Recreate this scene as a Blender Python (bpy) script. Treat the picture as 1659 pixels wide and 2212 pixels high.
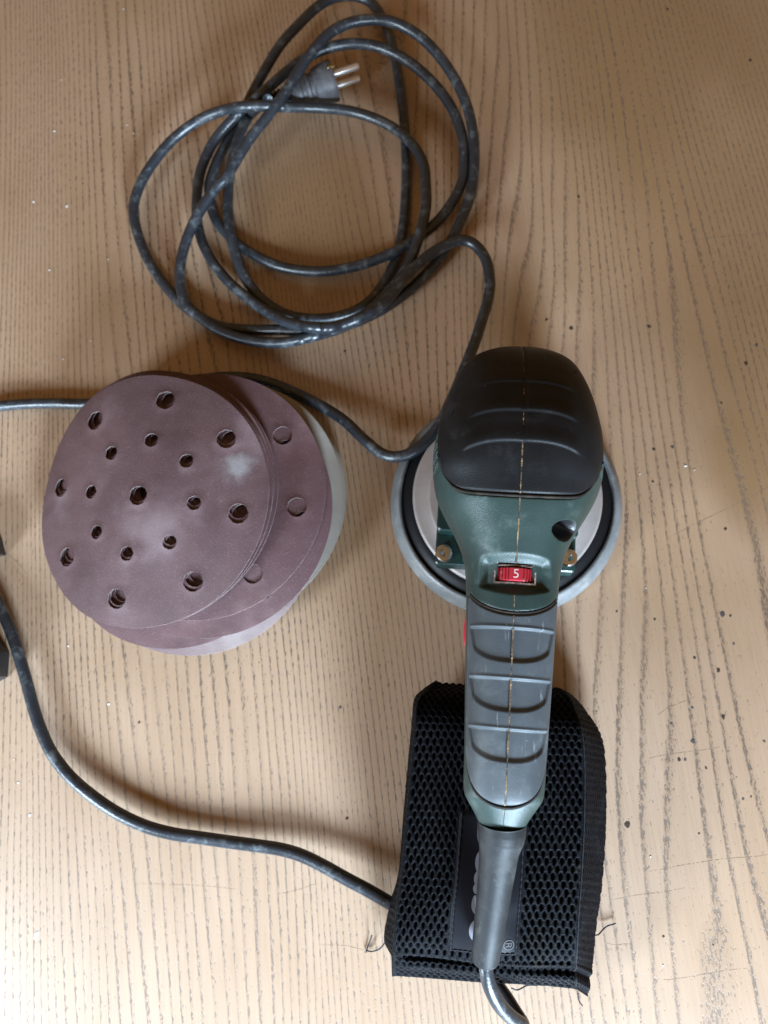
import bpy, math, random
import numpy as np
from mathutils import Vector, Matrix
from mathutils.geometry import delaunay_2d_cdt

# ------------------------------------------------------------------ camera, light, exposure
for o in list(bpy.data.objects): bpy.data.objects.remove(o)
SC = bpy.context.scene
COL = SC.collection
S = 0.81                      # working units -> metres (every length below is multiplied by this)
CAM_H = 0.52
TILT, LEAN = math.radians(14.0), math.radians(5.07)
cam_d = bpy.data.cameras.new('camera'); cam = bpy.data.objects.new('camera', cam_d); COL.objects.link(cam)
cam.location = (0, 0, CAM_H * S); cam.rotation_euler = (TILT, LEAN, 0)
cam_d.sensor_fit = 'VERTICAL'; cam_d.sensor_height = 34.6; cam_d.sensor_width = 25.95; cam_d.lens = 26.0
cam_d.clip_start = 0.01; cam_d.clip_end = 50
cam_d.dof.use_dof = True; cam_d.dof.focus_distance = 0.405 * S; cam_d.dof.aperture_fstop = 10.5
SC.camera = cam

W = bpy.data.worlds.new('World'); SC.world = W; W.use_nodes = True
bg = W.node_tree.nodes['Background']; bg.inputs[0].default_value = (1.0, 0.57, 0.24, 1); bg.inputs[1].default_value = 0.25

def area(name, loc, target, sx, sy, power, color):
    l = bpy.data.lights.new(name, 'AREA'); l.shape = 'RECTANGLE'; l.size = sx * S; l.size_y = sy * S
    l.energy = power; l.color = color
    o = bpy.data.objects.new(name, l); COL.objects.link(o)
    o.location = Vector(loc) * S
    o.rotation_euler = (Vector(target) - Vector(loc)).to_track_quat('-Z', 'Y').to_euler()
    return o
area('window_light_left', (-0.90, -0.62, 0.46), (-0.1, 0.1, 0), 0.28, 0.36, 14.5, (0.68, 0.85, 1.0))
area('window_light_front', (0.26, -0.98, 0.40), (-0.05, 0.0, 0), 0.28, 0.34, 37.0, (0.62, 0.81, 1.0))

SC.view_settings.view_transform = 'Standard'; SC.view_settings.look = 'None'
SC.view_settings.exposure = 0.16; SC.view_settings.gamma = 1.0
SC.render.engine = 'CYCLES'
SC.render.resolution_x = 768; SC.render.resolution_y = 1024

# ------------------------------------------------------------------ geometry helpers
FPX = 1106 / math.tan(math.radians(67.3 / 2))
ROT = np.array(cam.rotation_euler.to_matrix())
def P(px, py, z):
    """point of the place at height z that the photograph shows at (px, py)"""
    d = ROT @ np.array([(px - 829.5) / FPX, (1106 - py) / FPX, -1.0])
    return np.array([0, 0, CAM_H]) + d * ((CAM_H - z) / -d[2])

rng = np.random.default_rng(7)
random.seed(7)

def catmull(K, n):
    """Catmull-Rom through knots K (m, d), n samples"""
    K = np.asarray(K, float); m = len(K)
    t = np.linspace(0, m - 1, n); i = np.clip(t.astype(int), 0, m - 2); f = (t - i)[:, None]
    ext = np.vstack([2 * K[0] - K[1], K, 2 * K[-1] - K[-2]])
    p0, p1, p2, p3 = ext[i], ext[i + 1], ext[i + 2], ext[i + 3]
    return 0.5 * (2 * p1 + (p2 - p0) * f + (2 * p0 - 5 * p1 + 4 * p2 - p3) * f**2 + (3 * p1 - p0 - 3 * p2 + p3) * f**3)

def sstep(a, b, x):
    t = np.clip((x - a) / (b - a), 0, 1); return t * t * (3 - 2 * t)

def link(name, me, parent=None, material=None, smooth=True):
    o = bpy.data.objects.new(name, me); COL.objects.link(o)
    if material: me.materials.append(material)
    if smooth: me.shade_smooth()
    if parent is not None: o.parent = parent
    return o

def mk(name, verts, faces, material, parent=None, smooth=True, sharp=None):
    """mesh object from working-unit world vertices; origin at the parent's base"""
    v = np.asarray(verts, float) * S
    root = parent
    while root is not None and root.parent is not None: root = root.parent
    base = np.array(root['base']) if root is not None else np.zeros(3)
    me = bpy.data.meshes.new(name); me.from_pydata((v - base).tolist(), [], [list(map(int, f)) for f in faces]); me.update()
    o = link(name, me, parent, material, smooth)
    if sharp is not None: me.set_sharp_from_angle(angle=math.radians(sharp))
    return o

def thing(name, base, label, cat, group=None):
    o = bpy.data.objects.new(name, None); COL.objects.link(o)
    o.empty_display_size = 0.02
    b = np.asarray(base, float) * S; o.location = b; o['base'] = [float(x) for x in b]
    tag(o, label, cat, group); return o

def tag(o, label=None, cat=None, group=None, kind=None):
    if label: o['label'] = label
    if cat: o['category'] = cat
    if group: o['group'] = group
    if kind: o['kind'] = kind
    return o

def grid_faces(ni, nj, wrap_j=False, off=0, flip=False):
    F = []
    for i in range(ni - 1):
        for j in range(nj if wrap_j else nj - 1):
            a = i * nj + j; b = i * nj + (j + 1) % nj
            q = (off + a, off + b, off + b + nj, off + a + nj)
            F.append(q[::-1] if flip else q)
    return F

def normals(G, wrap=False):
    if wrap:
        H_ = np.concatenate([G[:, -2:], G, G[:, :2]], 1)
        du = np.gradient(H_, axis=0)[:, 2:-2]; dv = np.gradient(H_, axis=1)[:, 2:-2]
    else:
        du = np.gradient(G, axis=0); dv = np.gradient(G, axis=1)
    n = np.cross(du, dv); return n / np.maximum(np.linalg.norm(n, axis=2, keepdims=True), 1e-12)

def tube(pts, rad, sides=14, cap=True):
    pts = np.asarray(pts, float); n = len(pts); rad = np.broadcast_to(rad, (n,))
    T = np.gradient(pts, axis=0); T /= np.linalg.norm(T, axis=1, keepdims=True)
    up = np.array([0, 0, 1.0]) if abs(T[0][2]) < .9 else np.array([1.0, 0, 0])
    N = np.cross(T[0], up); N /= np.linalg.norm(N); V = []
    a = np.linspace(0, 2 * np.pi, sides, endpoint=False)
    for i in range(n):
        N = N - T[i] * (N @ T[i]); N /= np.linalg.norm(N); B = np.cross(T[i], N)
        V.append(pts[i] + rad[i] * (np.cos(a)[:, None] * N + np.sin(a)[:, None] * B))
    V = np.concatenate(V); F = grid_faces(n, sides, True)
    if cap: F += [tuple(range(sides)), tuple(range((n - 1) * sides, n * sides))[::-1]]
    return V, F

def lathe(prof, c, seg=128, closed=False):
    a = np.linspace(0, 2 * np.pi, seg, endpoint=False)
    V = [[c[0] + r * math.cos(t), c[1] + r * math.sin(t), z] for r, z in prof for t in a]
    F = grid_faces(len(prof), seg, True)
    if closed:
        n = (len(prof) - 1) * seg
        F += [(n + j, n + (j + 1) % seg, (j + 1) % seg, j) for j in range(seg)]
    return V, F

# ------------------------------------------------------------------ materials
def new_mat(name):
    m = bpy.data.materials.new(name); m.use_nodes = True
    nt = m.node_tree; b = nt.nodes['Principled BSDF']
    return m, nt, b

class N:
    """tiny node-graph helper"""
    def __init__(s, nt): s.nt = nt
    def n(s, t, **kw):
        nd = s.nt.nodes.new(t)
        for k, v in kw.items(): setattr(nd, k, v)
        return nd
    def put(s, sock, v):
        if hasattr(v, 'is_linked') or isinstance(v, bpy.types.NodeSocket): s.nt.links.new(v, sock)
        elif v is not None: sock.default_value = v
    def math(s, op, a, b=0.0, c=None, clamp=False):
        nd = s.n('ShaderNodeMath', operation=op, use_clamp=clamp)
        s.put(nd.inputs[0], a); s.put(nd.inputs[1], b)
        if c is not None: s.put(nd.inputs[2], c)
        return nd.outputs[0]
    def map(s, v, a, b, c=0.0, d=1.0, smooth=True):
        nd = s.n('ShaderNodeMapRange'); nd.interpolation_type = 'SMOOTHSTEP' if smooth else 'LINEAR'
        s.put(nd.inputs[0], v)
        for i, x in enumerate((a, b, c, d)): s.put(nd.inputs[1 + i], x)
        return nd.outputs[0]
    def mix(s, f, a, b, blend='MIX'):
        nd = s.n('ShaderNodeMix', data_type='RGBA', blend_type=blend)
        s.put(nd.inputs[0], f)
        for k, v in ((6, a), (7, b)):
            if isinstance(v, (tuple, list)): v = tuple(v) + (1,) * (4 - len(v))
            s.put(nd.inputs[k], v)
        return nd.outputs[2]
    def noise(s, vec, scale, detail=4, rough=0.5, dist=0.0):
        nd = s.n('ShaderNodeTexNoise'); s.put(nd.inputs['Vector'], vec)
        s.put(nd.inputs['Scale'], scale); nd.inputs['Detail'].default_value = detail
        nd.inputs['Roughness'].default_value = rough; nd.inputs['Distortion'].default_value = dist
        return nd.outputs['Fac']
    def voro(s, vec, scale, feature='F1', out='Distance', rnd=1.0):
        nd = s.n('ShaderNodeTexVoronoi', feature=feature); s.put(nd.inputs['Vector'], vec)
        nd.inputs['Scale'].default_value = scale; nd.inputs['Randomness'].default_value = rnd
        return nd.outputs[out]
    def obj(s): return s.n('ShaderNodeTexCoord').outputs['Object']
    def scale(s, vec, v, rot=(0, 0, 0), loc=(0, 0, 0)):
        nd = s.n('ShaderNodeMapping'); s.put(nd.inputs['Vector'], vec)
        nd.inputs['Scale'].default_value = v; nd.inputs['Rotation'].default_value = rot; nd.inputs['Location'].default_value = loc
        return nd.outputs[0]
    def bump(s, h, strength, dist, normal=None):
        nd = s.n('ShaderNodeBump'); s.put(nd.inputs['Height'], h)
        nd.inputs['Strength'].default_value = strength; nd.inputs['Distance'].default_value = dist
        if normal is not None: s.put(nd.inputs['Normal'], normal)
        return nd.outputs[0]

def surf(name, c1, c2=None, vscale=30, rough=0.5, rvar=0.1, spec=0.5, metal=0.0, grain=None, dust=None, specks=None, smears=None):
    """worn surface: two-tone base, fine moulded grain (bump), dust film, light specks, smeared scuffs"""
    m, nt, b = new_mat(name); g = N(nt); co = g.obj()
    c2 = c2 or tuple(x * 0.8 for x in c1)
    n1 = g.noise(co, vscale, 5, 0.6)
    col = g.mix(g.map(n1, 0.35, 0.65), c1, c2)
    r = g.math('ADD', rough - rvar / 2, g.math('MULTIPLY', n1, rvar))
    if dust:
        dc, dsc, lo, hi, amt = dust
        n2 = g.noise(g.scale(co, (1, 1, 1), loc=(3.1, 1.7, 0)), dsc, 6, 0.65)
        d = g.math('MULTIPLY', g.map(n2, lo, hi), amt)
        col = g.mix(d, col, dc); r = g.math('ADD', r, g.math('MULTIPLY', d, 0.25))
    if smears:
        dc, sv, lo, hi, amt = smears
        n3 = g.noise(g.scale(co, sv), 1.0, 5, 0.7, 0.6)
        d = g.math('MULTIPLY', g.map(n3, lo, hi), amt)
        col = g.mix(d, col, dc); r = g.math('ADD', r, g.math('MULTIPLY', d, 0.2))
    if specks:
        dc, ssc, th, gate = specks
        v = g.voro(co, ssc); ng = g.noise(co, ssc * 0.12, 3)
        d = g.math('MULTIPLY', g.map(v, th, th * 0.5), g.map(ng, gate, gate + 0.08))
        col = g.mix(d, col, dc)
    g.put(b.inputs['Base Color'], col); g.put(b.inputs['Roughness'], r)
    b.inputs['Specular IOR Level'].default_value = spec; b.inputs['Metallic'].default_value = metal
    if grain:
        gs, st, dist = grain
        h = g.noise(co, gs, 3, 0.6)
        g.put(b.inputs['Normal'], g.bump(h, st, dist))
    return m

DUST = (0.50, 0.46, 0.42)
M = {}
M['green'] = surf('green_plastic', (0.018, 0.037, 0.033), (0.013, 0.028, 0.025), 40, 0.42, 0.12, 0.42,
                  grain=(2400, 0.35, 0.0004), dust=((0.20, 0.25, 0.235), 75, 0.52, 0.82, 0.3), specks=((0.7, 0.68, 0.62), 420, 0.10, 0.60))
M['gear_green'] = surf('dark_green_casting', (0.008, 0.030, 0.027), None, 40, 0.35, 0.1, 0.5, grain=(900, 0.3, 0.0004))
M['cap'] = surf('black_rubber', (0.0065, 0.007, 0.0078), (0.010, 0.0105, 0.0115), 45, 0.46, 0.16, 0.2, grain=(1700, 0.25, 0.0004),
                dust=((0.07, 0.075, 0.08), 48, 0.54, 0.8, 0.28), specks=((0.75, 0.75, 0.72), 300, 0.055, 0.52),
                smears=((0.004, 0.004, 0.005), (260, 60, 120), 0.60, 0.68, 0.8))
M['grip'] = surf('grey_rubber', (0.054, 0.063, 0.070), (0.038, 0.045, 0.051), 38, 0.55, 0.15, 0.45, grain=(1700, 0.22, 0.0004),
                 dust=((0.28, 0.30, 0.30), 42, 0.48, 0.8, 0.35), specks=((0.6, 0.6, 0.58), 260, 0.05, 0.55),
                 smears=((0.24, 0.26, 0.27), (420, 40, 90), 0.62, 0.70, 0.5))
M['seam'] = surf('sawdust_in_seam', (0.30, 0.19, 0.10), (0.035, 0.028, 0.022), 160, 0.9, 0.1, 0.2, grain=(1500, 0.6, 0.0006))
M['red'] = surf('red_plastic', (0.42, 0.022, 0.035), (0.33, 0.018, 0.03), 90, 0.35, 0.1, 0.5, dust=((0.75, 0.5, 0.5), 260, 0.55, 0.8, 0.35))
M['number'] = surf('pale_pink_print', (0.75, 0.50, 0.50), None, 90, 0.6, 0.1, 0.3)
M['frame'] = surf('worn_slot_edge', (0.40, 0.33, 0.28), (0.09, 0.05, 0.04), 300, 0.7, 0.1, 0.3)
M['pad'] = surf('grey_pad_rubber', (0.165, 0.172, 0.175), (0.115, 0.12, 0.122), 60, 0.42, 0.15, 0.55, grain=(700, 0.25, 0.0005),
                dust=((0.36, 0.34, 0.32), 70, 0.5, 0.75, 0.5), specks=((0.04, 0.04, 0.04), 110, 0.06, 0.58))
M['skirt'] = surf('black_pad_rubber', (0.005, 0.005, 0.006), None, 50, 0.5, 0.1, 0.2, grain=(600, 0.2, 0.0004), specks=((0.2, 0.2, 0.2), 220, 0.06, 0.55))
M['plate'] = surf('dusty_aluminium', (0.36, 0.32, 0.31), (0.31, 0.28, 0.27), 50, 0.48, 0.12, 0.5, metal=0.35, grain=(900, 0.12, 0.0003),
                  dust=((0.42, 0.38, 0.36), 80, 0.45, 0.8, 0.5))
M['steel'] = surf('bright_steel', (0.72, 0.72, 0.72), (0.55, 0.53, 0.5), 200, 0.18, 0.1, 0.5, metal=1.0)
M['cord'] = surf('dusty_rubber_cord', (0.012, 0.016, 0.022), (0.018, 0.023, 0.030), 60, 0.35, 0.16, 0.62, grain=(500, 0.3, 0.0006),
                 dust=((0.22, 0.25, 0.26), 130, 0.50, 0.78, 0.45), smears=((0.20, 0.22, 0.225), (150, 150, 150), 0.60, 0.72, 0.35), specks=((0.7, 0.7, 0.68), 260, 0.05, 0.60))
M['relief'] = surf('worn_relief_rubber', (0.013, 0.0145, 0.016), (0.009, 0.010, 0.0115), 60, 0.58, 0.16, 0.24, grain=(350, 0.2, 0.0006),
                   dust=((0.085, 0.088, 0.085), 90, 0.45, 0.8, 0.5), smears=((0.16, 0.16, 0.15), (300, 60, 200), 0.60, 0.72, 0.22))
M['plug'] = surf('dusty_plug_rubber', (0.085, 0.082, 0.088), (0.05, 0.05, 0.053), 80, 0.5, 0.15, 0.4, grain=(500, 0.3, 0.0006), dust=((0.22, 0.21, 0.22), 150, 0.45, 0.8, 0.5))
M['dark_plastic'] = surf('black_plastic', (0.012, 0.012, 0.014), None, 50, 0.4, 0.1, 0.5, grain=(900, 0.15, 0.0003))
M['pin'] = surf('nickel_pin', (0.80, 0.80, 0.80), (0.7, 0.7, 0.7), 200, 0.30, 0.1, 0.5, metal=0.9)
M['brass'] = surf('brass_clip', (0.45, 0.34, 0.16), None, 200, 0.35, 0.1, 0.5, metal=1.0)
M['bag'] = surf('black_mesh_fabric', (0.0028, 0.003, 0.0042), (0.0042, 0.0045, 0.006), 60, 0.52, 0.1, 0.05, grain=(1300, 0.5, 0.0006),
                dust=((0.016, 0.018, 0.022), 30, 0.50, 0.72, 0.5), smears=((0.040, 0.032, 0.018), (26, 22, 20), 0.60, 0.74, 0.4))
M['tag'] = surf('satin_label', (0.003, 0.0032, 0.006), None, 60, 0.5, 0.1, 0.12, grain=(2200, 0.2, 0.0003))
M['print'] = surf('pale_lilac_print', (0.15, 0.142, 0.17), None, 60, 0.6, 0.1, 0.3)
M['print_dim'] = surf('faint_grey_print', (0.06, 0.057, 0.06), None, 60, 0.6, 0.1, 0.3)
M['thread'] = surf('dark_thread', (0.02, 0.02, 0.025), None, 60, 0.8, 0.1, 0.2)
M['stitch'] = surf('grey_stitching', (0.016, 0.016, 0.019), None, 60, 0.8, 0.1, 0.2)

def grit(name, c1, c2, pale, amt, lo=0.5, hi=0.72, sparkle=0.5, spots=()):
    m, nt, b = new_mat(name); g = N(nt); co = g.obj()
    n1 = g.noise(co, 22, 5, 0.6); n2 = g.noise(g.scale(co, (1, 1, 1), loc=(5, 2, 0)), 17, 4, 0.55)
    col = g.mix(g.map(n1, 0.35, 0.65), c1, c2)
    col = g.mix(g.math('MULTIPLY', g.map(n2, lo, hi), amt), col, pale)
    fine = g.noise(co, 1400, 2, 0.75)
    col = g.mix(g.math('MULTIPLY', g.map(fine, 0.58, 0.75), sparkle * 0.5), col, (0.45, 0.36, 0.36))
    for px, py, r, amt in spots:                          # patches of white sanding dust
        d0 = (P(px, py, .04) - P(302, 1073, .042)) * S
        mp = g.n('ShaderNodeMapping'); g.put(mp.inputs[0], co); mp.inputs['Location'].default_value = (-d0[0], -d0[1], 0); mp.inputs['Scale'].default_value = (1, 1, 0)
        ln = g.n('ShaderNodeVectorMath', operation='LENGTH'); g.put(ln.inputs[0], mp.outputs[0])
        dd = g.math('ADD', ln.outputs['Value'], g.math('MULTIPLY', g.math('SUBTRACT', g.noise(co, 70, 6, 0.7), 0.5), r * S * 1.6))
        col = g.mix(g.map(dd, r * S, r * S * 0.1, 0.0, amt), col, (0.52, 0.55, 0.56))
    g.put(b.inputs['Base Color'], col); b.inputs['Roughness'].default_value = 0.62; b.inputs['Specular IOR Level'].default_value = 0.4
    g.put(b.inputs['Normal'], g.bump(fine, 0.38, 0.0005, g.bump(g.noise(co, 40, 2), 0.22, 0.004)))
    return m
M['grit_top'] = grit('maroon_grit_dusty', (0.105, 0.058, 0.060), (0.076, 0.040, 0.042), (0.24, 0.175, 0.185), 0.55, spots=((515, 1012, .014, .32),))
M['grit'] = grit('maroon_grit', (0.112, 0.056, 0.058), (0.082, 0.040, 0.043), (0.27, 0.18, 0.18), 0.4)
M['grit_lit'] = grit('maroon_grit_lit', (0.17, 0.115, 0.115), (0.21, 0.155, 0.15), (0.36, 0.31, 0.30), 0.6)  # paler grit copy, light on the curving edge put into the colour
M['paper_edge'] = surf('pale_paper_edge', (0.34, 0.27, 0.26), (0.24, 0.18, 0.175), 300, 0.8, 0.1, 0.2)
M['velcro'] = grit('white_hook_backing', (0.30, 0.27, 0.235), (0.25, 0.22, 0.185), (0.37, 0.355, 0.33), 0.6, sparkle=0.15)

# ------------------------------------------------------------------ table top
def wood():
    m, nt, b = new_mat('varnished_oak'); g = N(nt); co = g.obj()
    v = g.scale(co, (1, 1, 1), rot=(0, 0, math.radians(-5.5)))
    sp = g.n('ShaderNodeSeparateXYZ'); g.put(sp.inputs[0], v); x, y = sp.outputs[0], sp.outputs[1]
    # growth-ring field: slow in y, its level lines are the grain (cathedral arches where it turns over)
    big = g.noise(g.scale(v, (5.5, 0.55, 1), loc=(1.3, 0.35, 0)), 1.0, 1.0, 0.4)
    mid = g.noise(g.scale(v, (16, 1.3, 1), loc=(0.4, 7.0, 0)), 1.0, 2, 0.45)
    wob = g.noise(g.scale(v, (50, 9, 1)), 1.0, 2, 0.5)
    ph = g.math('ADD', g.math('MULTIPLY', x, 200.0), g.math('MULTIPLY', big, 58.0))
    ph = g.math('ADD', ph, g.math('MULTIPLY', mid, 6.0)); ph = g.math('ADD', ph, g.math('MULTIPLY', wob, 0.45))
    fr = g.math('FRACT', ph)
    ring = g.math('MULTIPLY', g.map(fr, 0.0, 0.62, 1.0, 0.0), g.map(fr, 0.97, 1.0, 1.0, 0.0))   # early-wood band fading out
    lam = g.noise(g.scale(v, (40, 5, 1), loc=(4, 8, 0)), 1.0, 2, 0.5)
    line = g.math('MULTIPLY', g.map(fr, 0.08, 0.40, 1.0, 0.0), g.map(fr, 0.0, 0.10, 0.0, 1.0))
    line = g.math('MULTIPLY', line, g.map(lam, 0.25, 0.6, 0.45, 1.0))
    # pores: short dark dashes along the grain, crowded in the early wood
    pn = g.noise(g.scale(v, (980, 260, 1)), 1.0, 2, 0.6)
    pn2 = g.noise(g.scale(v, (640, 150, 1), loc=(9, 3, 0)), 1.0, 2, 0.55)
    dens = g.math('ADD', g.math('MULTIPLY', line, 0.19), g.math('MULTIPLY', ring, 0.055))
    pore = g.map(g.math('ADD', pn, dens), 0.63, 0.75)
    pore2 = g.map(g.math('ADD', pn2, g.math('MULTIPLY', line, 0.14)), 0.68, 0.78)
    pores = g.math('MAXIMUM', pore, g.math('MULTIPLY', pore2, 0.6))
    tone = g.noise(g.scale(v, (9, 1.2, 1), loc=(2, 2, 0)), 1.0, 3, 0.5)
    patch = g.noise(g.scale(v, (1, .55, 1), loc=(.7, .2, 0)), 6.5, 4, 0.55)
    col = g.mix(g.map(tone, 0.3, 0.7), (0.425, 0.286, 0.190), (0.352, 0.222, 0.134))
    col = g.mix(g.math('MULTIPLY', g.map(patch, 0.45, 0.70), 0.60), col, (0.27, 0.150, 0.068))
    for px, py, r in ((1480, 330, .115), (1640, 760, .075), (1330, 90, .095), (1110, 690, .03), (1660, 60, .07), (1600, 1000, .03), (680, 470, .05), (330, 1010, .03)):      # varnish stains, painted deeper where the window light falls off at upper right
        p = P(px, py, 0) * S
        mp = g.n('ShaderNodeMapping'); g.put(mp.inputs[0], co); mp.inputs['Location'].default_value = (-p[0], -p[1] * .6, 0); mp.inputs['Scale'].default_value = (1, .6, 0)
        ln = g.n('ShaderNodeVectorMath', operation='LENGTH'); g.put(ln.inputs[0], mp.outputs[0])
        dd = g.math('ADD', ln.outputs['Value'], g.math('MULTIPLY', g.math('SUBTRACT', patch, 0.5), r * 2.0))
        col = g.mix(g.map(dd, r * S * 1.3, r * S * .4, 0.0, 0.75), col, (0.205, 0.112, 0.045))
    col = g.mix(g.math('MULTIPLY', ring, 0.20), col, (0.23, 0.135, 0.075))
    col = g.mix(g.math('MULTIPLY', line, 0.40), col, (0.19, 0.108, 0.056))
    fib = g.noise(g.scale(v, (900, 30, 1)), 1.0, 3, 0.6)
    col = g.mix(g.map(fib, 0.35, 0.7, 0.0, 0.16), col, (0.14, 0.08, 0.042))
    col = g.mix(g.math('MULTIPLY', pores, g.map(g.noise(v, 9, 3), 0.35, 0.65, 0.50, 0.92)), col, (0.085, 0.050, 0.026))
    g.put(b.inputs['Base Color'], col)
    rn = g.noise(v, 14, 4, 0.6)
    g.put(b.inputs['Roughness'], g.math('ADD', 0.42, g.math('ADD', g.math('MULTIPLY', rn, 0.12), g.math('MULTIPLY', pores, 0.2))))
    b.inputs['Specular IOR Level'].default_value = 1.0
    b.inputs['Coat Weight'].default_value = 0.7; b.inputs['Coat Roughness'].default_value = 0.42
    h = g.math('SUBTRACT', 1.0, g.math('ADD', g.math('MULTIPLY', pores, 0.7), g.math('MULTIPLY', line, 0.3)))
    g.put(b.inputs['Normal'], g.bump(h, 0.28, 0.0006, g.bump(g.noise(g.scale(v, (30, 6, 1)), 1.0, 3), 0.05, 0.004)))
    return m

def table():
    x0, x1, y0, y1, z0 = -0.75, 0.65, -0.45, 1.0, -0.035
    bx = [(x0, y0), (x1, y0), (x1, y1), (x0, y1)]
    e = 0.003; V = []
    for z, k in ((z0, 0), (-e, 0), (-e * .3, e * .3), (0, e)):
        V += [(x + (k if x == x0 else -k), y + (k if y == y0 else -k), z) for x, y in bx]
    F = [(3, 2, 1, 0), (12, 13, 14, 15)] + [(4 * i + j, 4 * i + (j + 1) % 4, 4 * i + 4 + (j + 1) % 4, 4 * i + 4 + j) for i in range(3) for j in range(4)]
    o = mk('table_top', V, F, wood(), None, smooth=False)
    tag(o, 'varnished oak table top with straight grain, dents and paint specks', 'table', kind='structure')
    o['base'] = [0.0, 0.0, 0.0]; return o
TABLE = table()
mm = 0.001

def table_marks():
    """dried paint specks, ink and dent spots, and scratches at their places on the table"""
    white = surf('dried_white_paint', (0.60, 0.57, 0.54), (0.5, 0.47, 0.43), 200, 0.6, 0.1, 0.4)
    dark = surf('dark_dent', (0.045, 0.028, 0.018), None, 200, 0.7, 0.1, 0.3)
    ink = surf('ink_stain', (0.07, 0.062, 0.058), None, 200, 0.6, 0.1, 0.3)
    scr = surf('old_scratch', (0.24, 0.165, 0.115), (0.17, 0.11, 0.07), 200, 0.6, 0.1, 0.3)
    D, K, Wt = dark, ink, white
    def blob(name, px, py, r, m, sy, h):
        c = P(px, py, 0); n = 14; a = np.linspace(0, 2 * np.pi, n, endpoint=False)
        k = r * mm * .55 * (1 + .22 * rng.standard_normal(n)); k = (k + np.roll(k, 1)) / 2; th = random.random() * .8 - .4
        x, y = k * np.cos(a), k * np.sin(a) / sy; x, y = x * math.cos(th) - y * math.sin(th), x * math.sin(th) + y * math.cos(th)
        V = [(c[0] + i, c[1] + j, .00003) for i, j in zip(x, y)] + [(c[0] + i * .8, c[1] + j * .8, h) for i, j in zip(x, y)] + [(c[0], c[1], h * 1.15)]
        F = [(i, (i + 1) % n, n + (i + 1) % n, n + i) for i in range(n)] + [(n + i, n + (i + 1) % n, 2 * n) for i in range(n)]
        mk(name, V, F, m, TABLE)
    for px, py, r, m in [(1355,1780,3.2,D),(1180,690,2.3,D),(745,758,1.7,D),(1497,1600,2.4,K),(1562,1548,2.2,D),(1467,1640,1.9,D),(1480,1640,1.6,K),
              (1525,1658,1.4,D),(1510,1800,1.2,D),(1552,1447,2.2,D),(1433,2022,1.3,D),(301,1560,1.6,D),(735,1527,1.7,K),(878,1699,1.6,K),
              (750,1767,1.5,D),(1495,1528,1.6,K),(1560,1325,3.0,K),(1578,1330,1.6,D),(1414,1337,1.4,D),(1567,1142,1.8,D),(1412,970,1.8,D),
              (1452,965,1.8,K),(1410,1040,1.6,D),(1450,1562,1.4,K),(1611,785,2.2,D),(1634,745,2.0,K),(1558,870,1.5,D),(1234,708,2.6,D),
              (1250,425,2.0,D),(1402,705,2.0,D),(1442,20,2.0,D),(1620,130,2.2,D),(1200,830,1.3,D),(1332,1320,1.5,K),
              (1275,1880,0.9,K),(1540,2040,1.0,D),(1650,1600,1.4,K),(1605,1725,1.5,K),(1622,1720,1.3,K),(1500,1420,1.6,D),(1585,1390,1.4,K)]:
        blob('dark_spot', px, py, r, m, .8, .00006)
    for px, py, r, sy in [(1481,1006,2.6,1.0),(118,283,2.6,.9),(73,435,2.6,.6),(145,445,2.9,.7),(133,173,1.2,1),(267,20,1.8,1),(235,560,1.4,1),(289,288,1.8,.9),(275,270,1.5,1),
                          (107,583,1.8,.8),(137,775,1.9,.9),(196,735,1.5,1),(148,1395,2.0,1),(78,2020,3.4,.5),(235,1520,2.2,.9),(65,1760,2.2,.6),(40,1690,1.6,.8),
                          (1432,2085,1.4,1),(1382,1024,1.3,1),(1500,1015,1.0,1),(1405,1850,1.3,1),(300,290,1.0,1),(30,1640,1.2,1),(1395,1270,0.8,1)]:
        blob('paint_speck', px, py, r * .68, Wt, sy, .0003)
    for a, b_, w in [((1395,1640),(1560,1612),.35),((1400,1880),(1660,1845),.45),((1430,2115),(1620,2095),.4),((1320,1945),(1480,1915),.35),
                     ((1310,2035),(1365,2040),.5),((1440,1165),(1660,1050),.45),((1470,525),(1660,500),.5),((1420,1545),(1500,1500),.5),
                     ((600,1930),(690,1910),.4),((690,2038),(790,2050),.45),((300,1905),(520,1920),.3),((5,1185),(60,1240),.6)]:
        A_, B_ = P(*a, 0), P(*b_, 0); d = B_ - A_; nn = np.array([-d[1], d[0], 0]) / np.linalg.norm(d); n = 60
        t = np.linspace(0, 1, n); c = A_ + np.outer(t, d) + np.outer(np.sin(t * 5 + a[0]) * .0006 + np.cumsum(rng.standard_normal(n)) * .00005, nn) + [0, 0, .00004]
        hw = w * mm * .5 * np.sin(np.pi * t) ** .4 * (.55 + .45 * rng.random(n))
        V = np.concatenate([c - nn * hw[:, None], c + nn * hw[:, None]]); F = [(i, i + 1, n + i + 1, n + i) for i in range(n - 1) if rng.random() > .22]
        mk('scratch', V, F, scr, TABLE)
table_marks()

# ------------------------------------------------------------------ the sander
PAD = P(1093, 1075, 0.02)
fwd = np.array([0.07703, 0.99703, 0]); rgt = np.array([0.99703, -0.07703, 0])
def loc2w(lat, s, z):
    lat, s, z = np.broadcast_arrays(lat, s, z)
    return np.stack([PAD[0] + rgt[0] * lat + fwd[0] * s, PAD[1] + rgt[1] * lat + fwd[1] * s, z], -1)
def w2loc(px, py, z):
    p = P(px, py, z) - PAD; return p @ rgt, p @ fwd

sander = thing('orbital_sander', (PAD[0], PAD[1], 0),
               'dark green random orbital sander with black rubber head standing on its round pad', 'sander')

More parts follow.
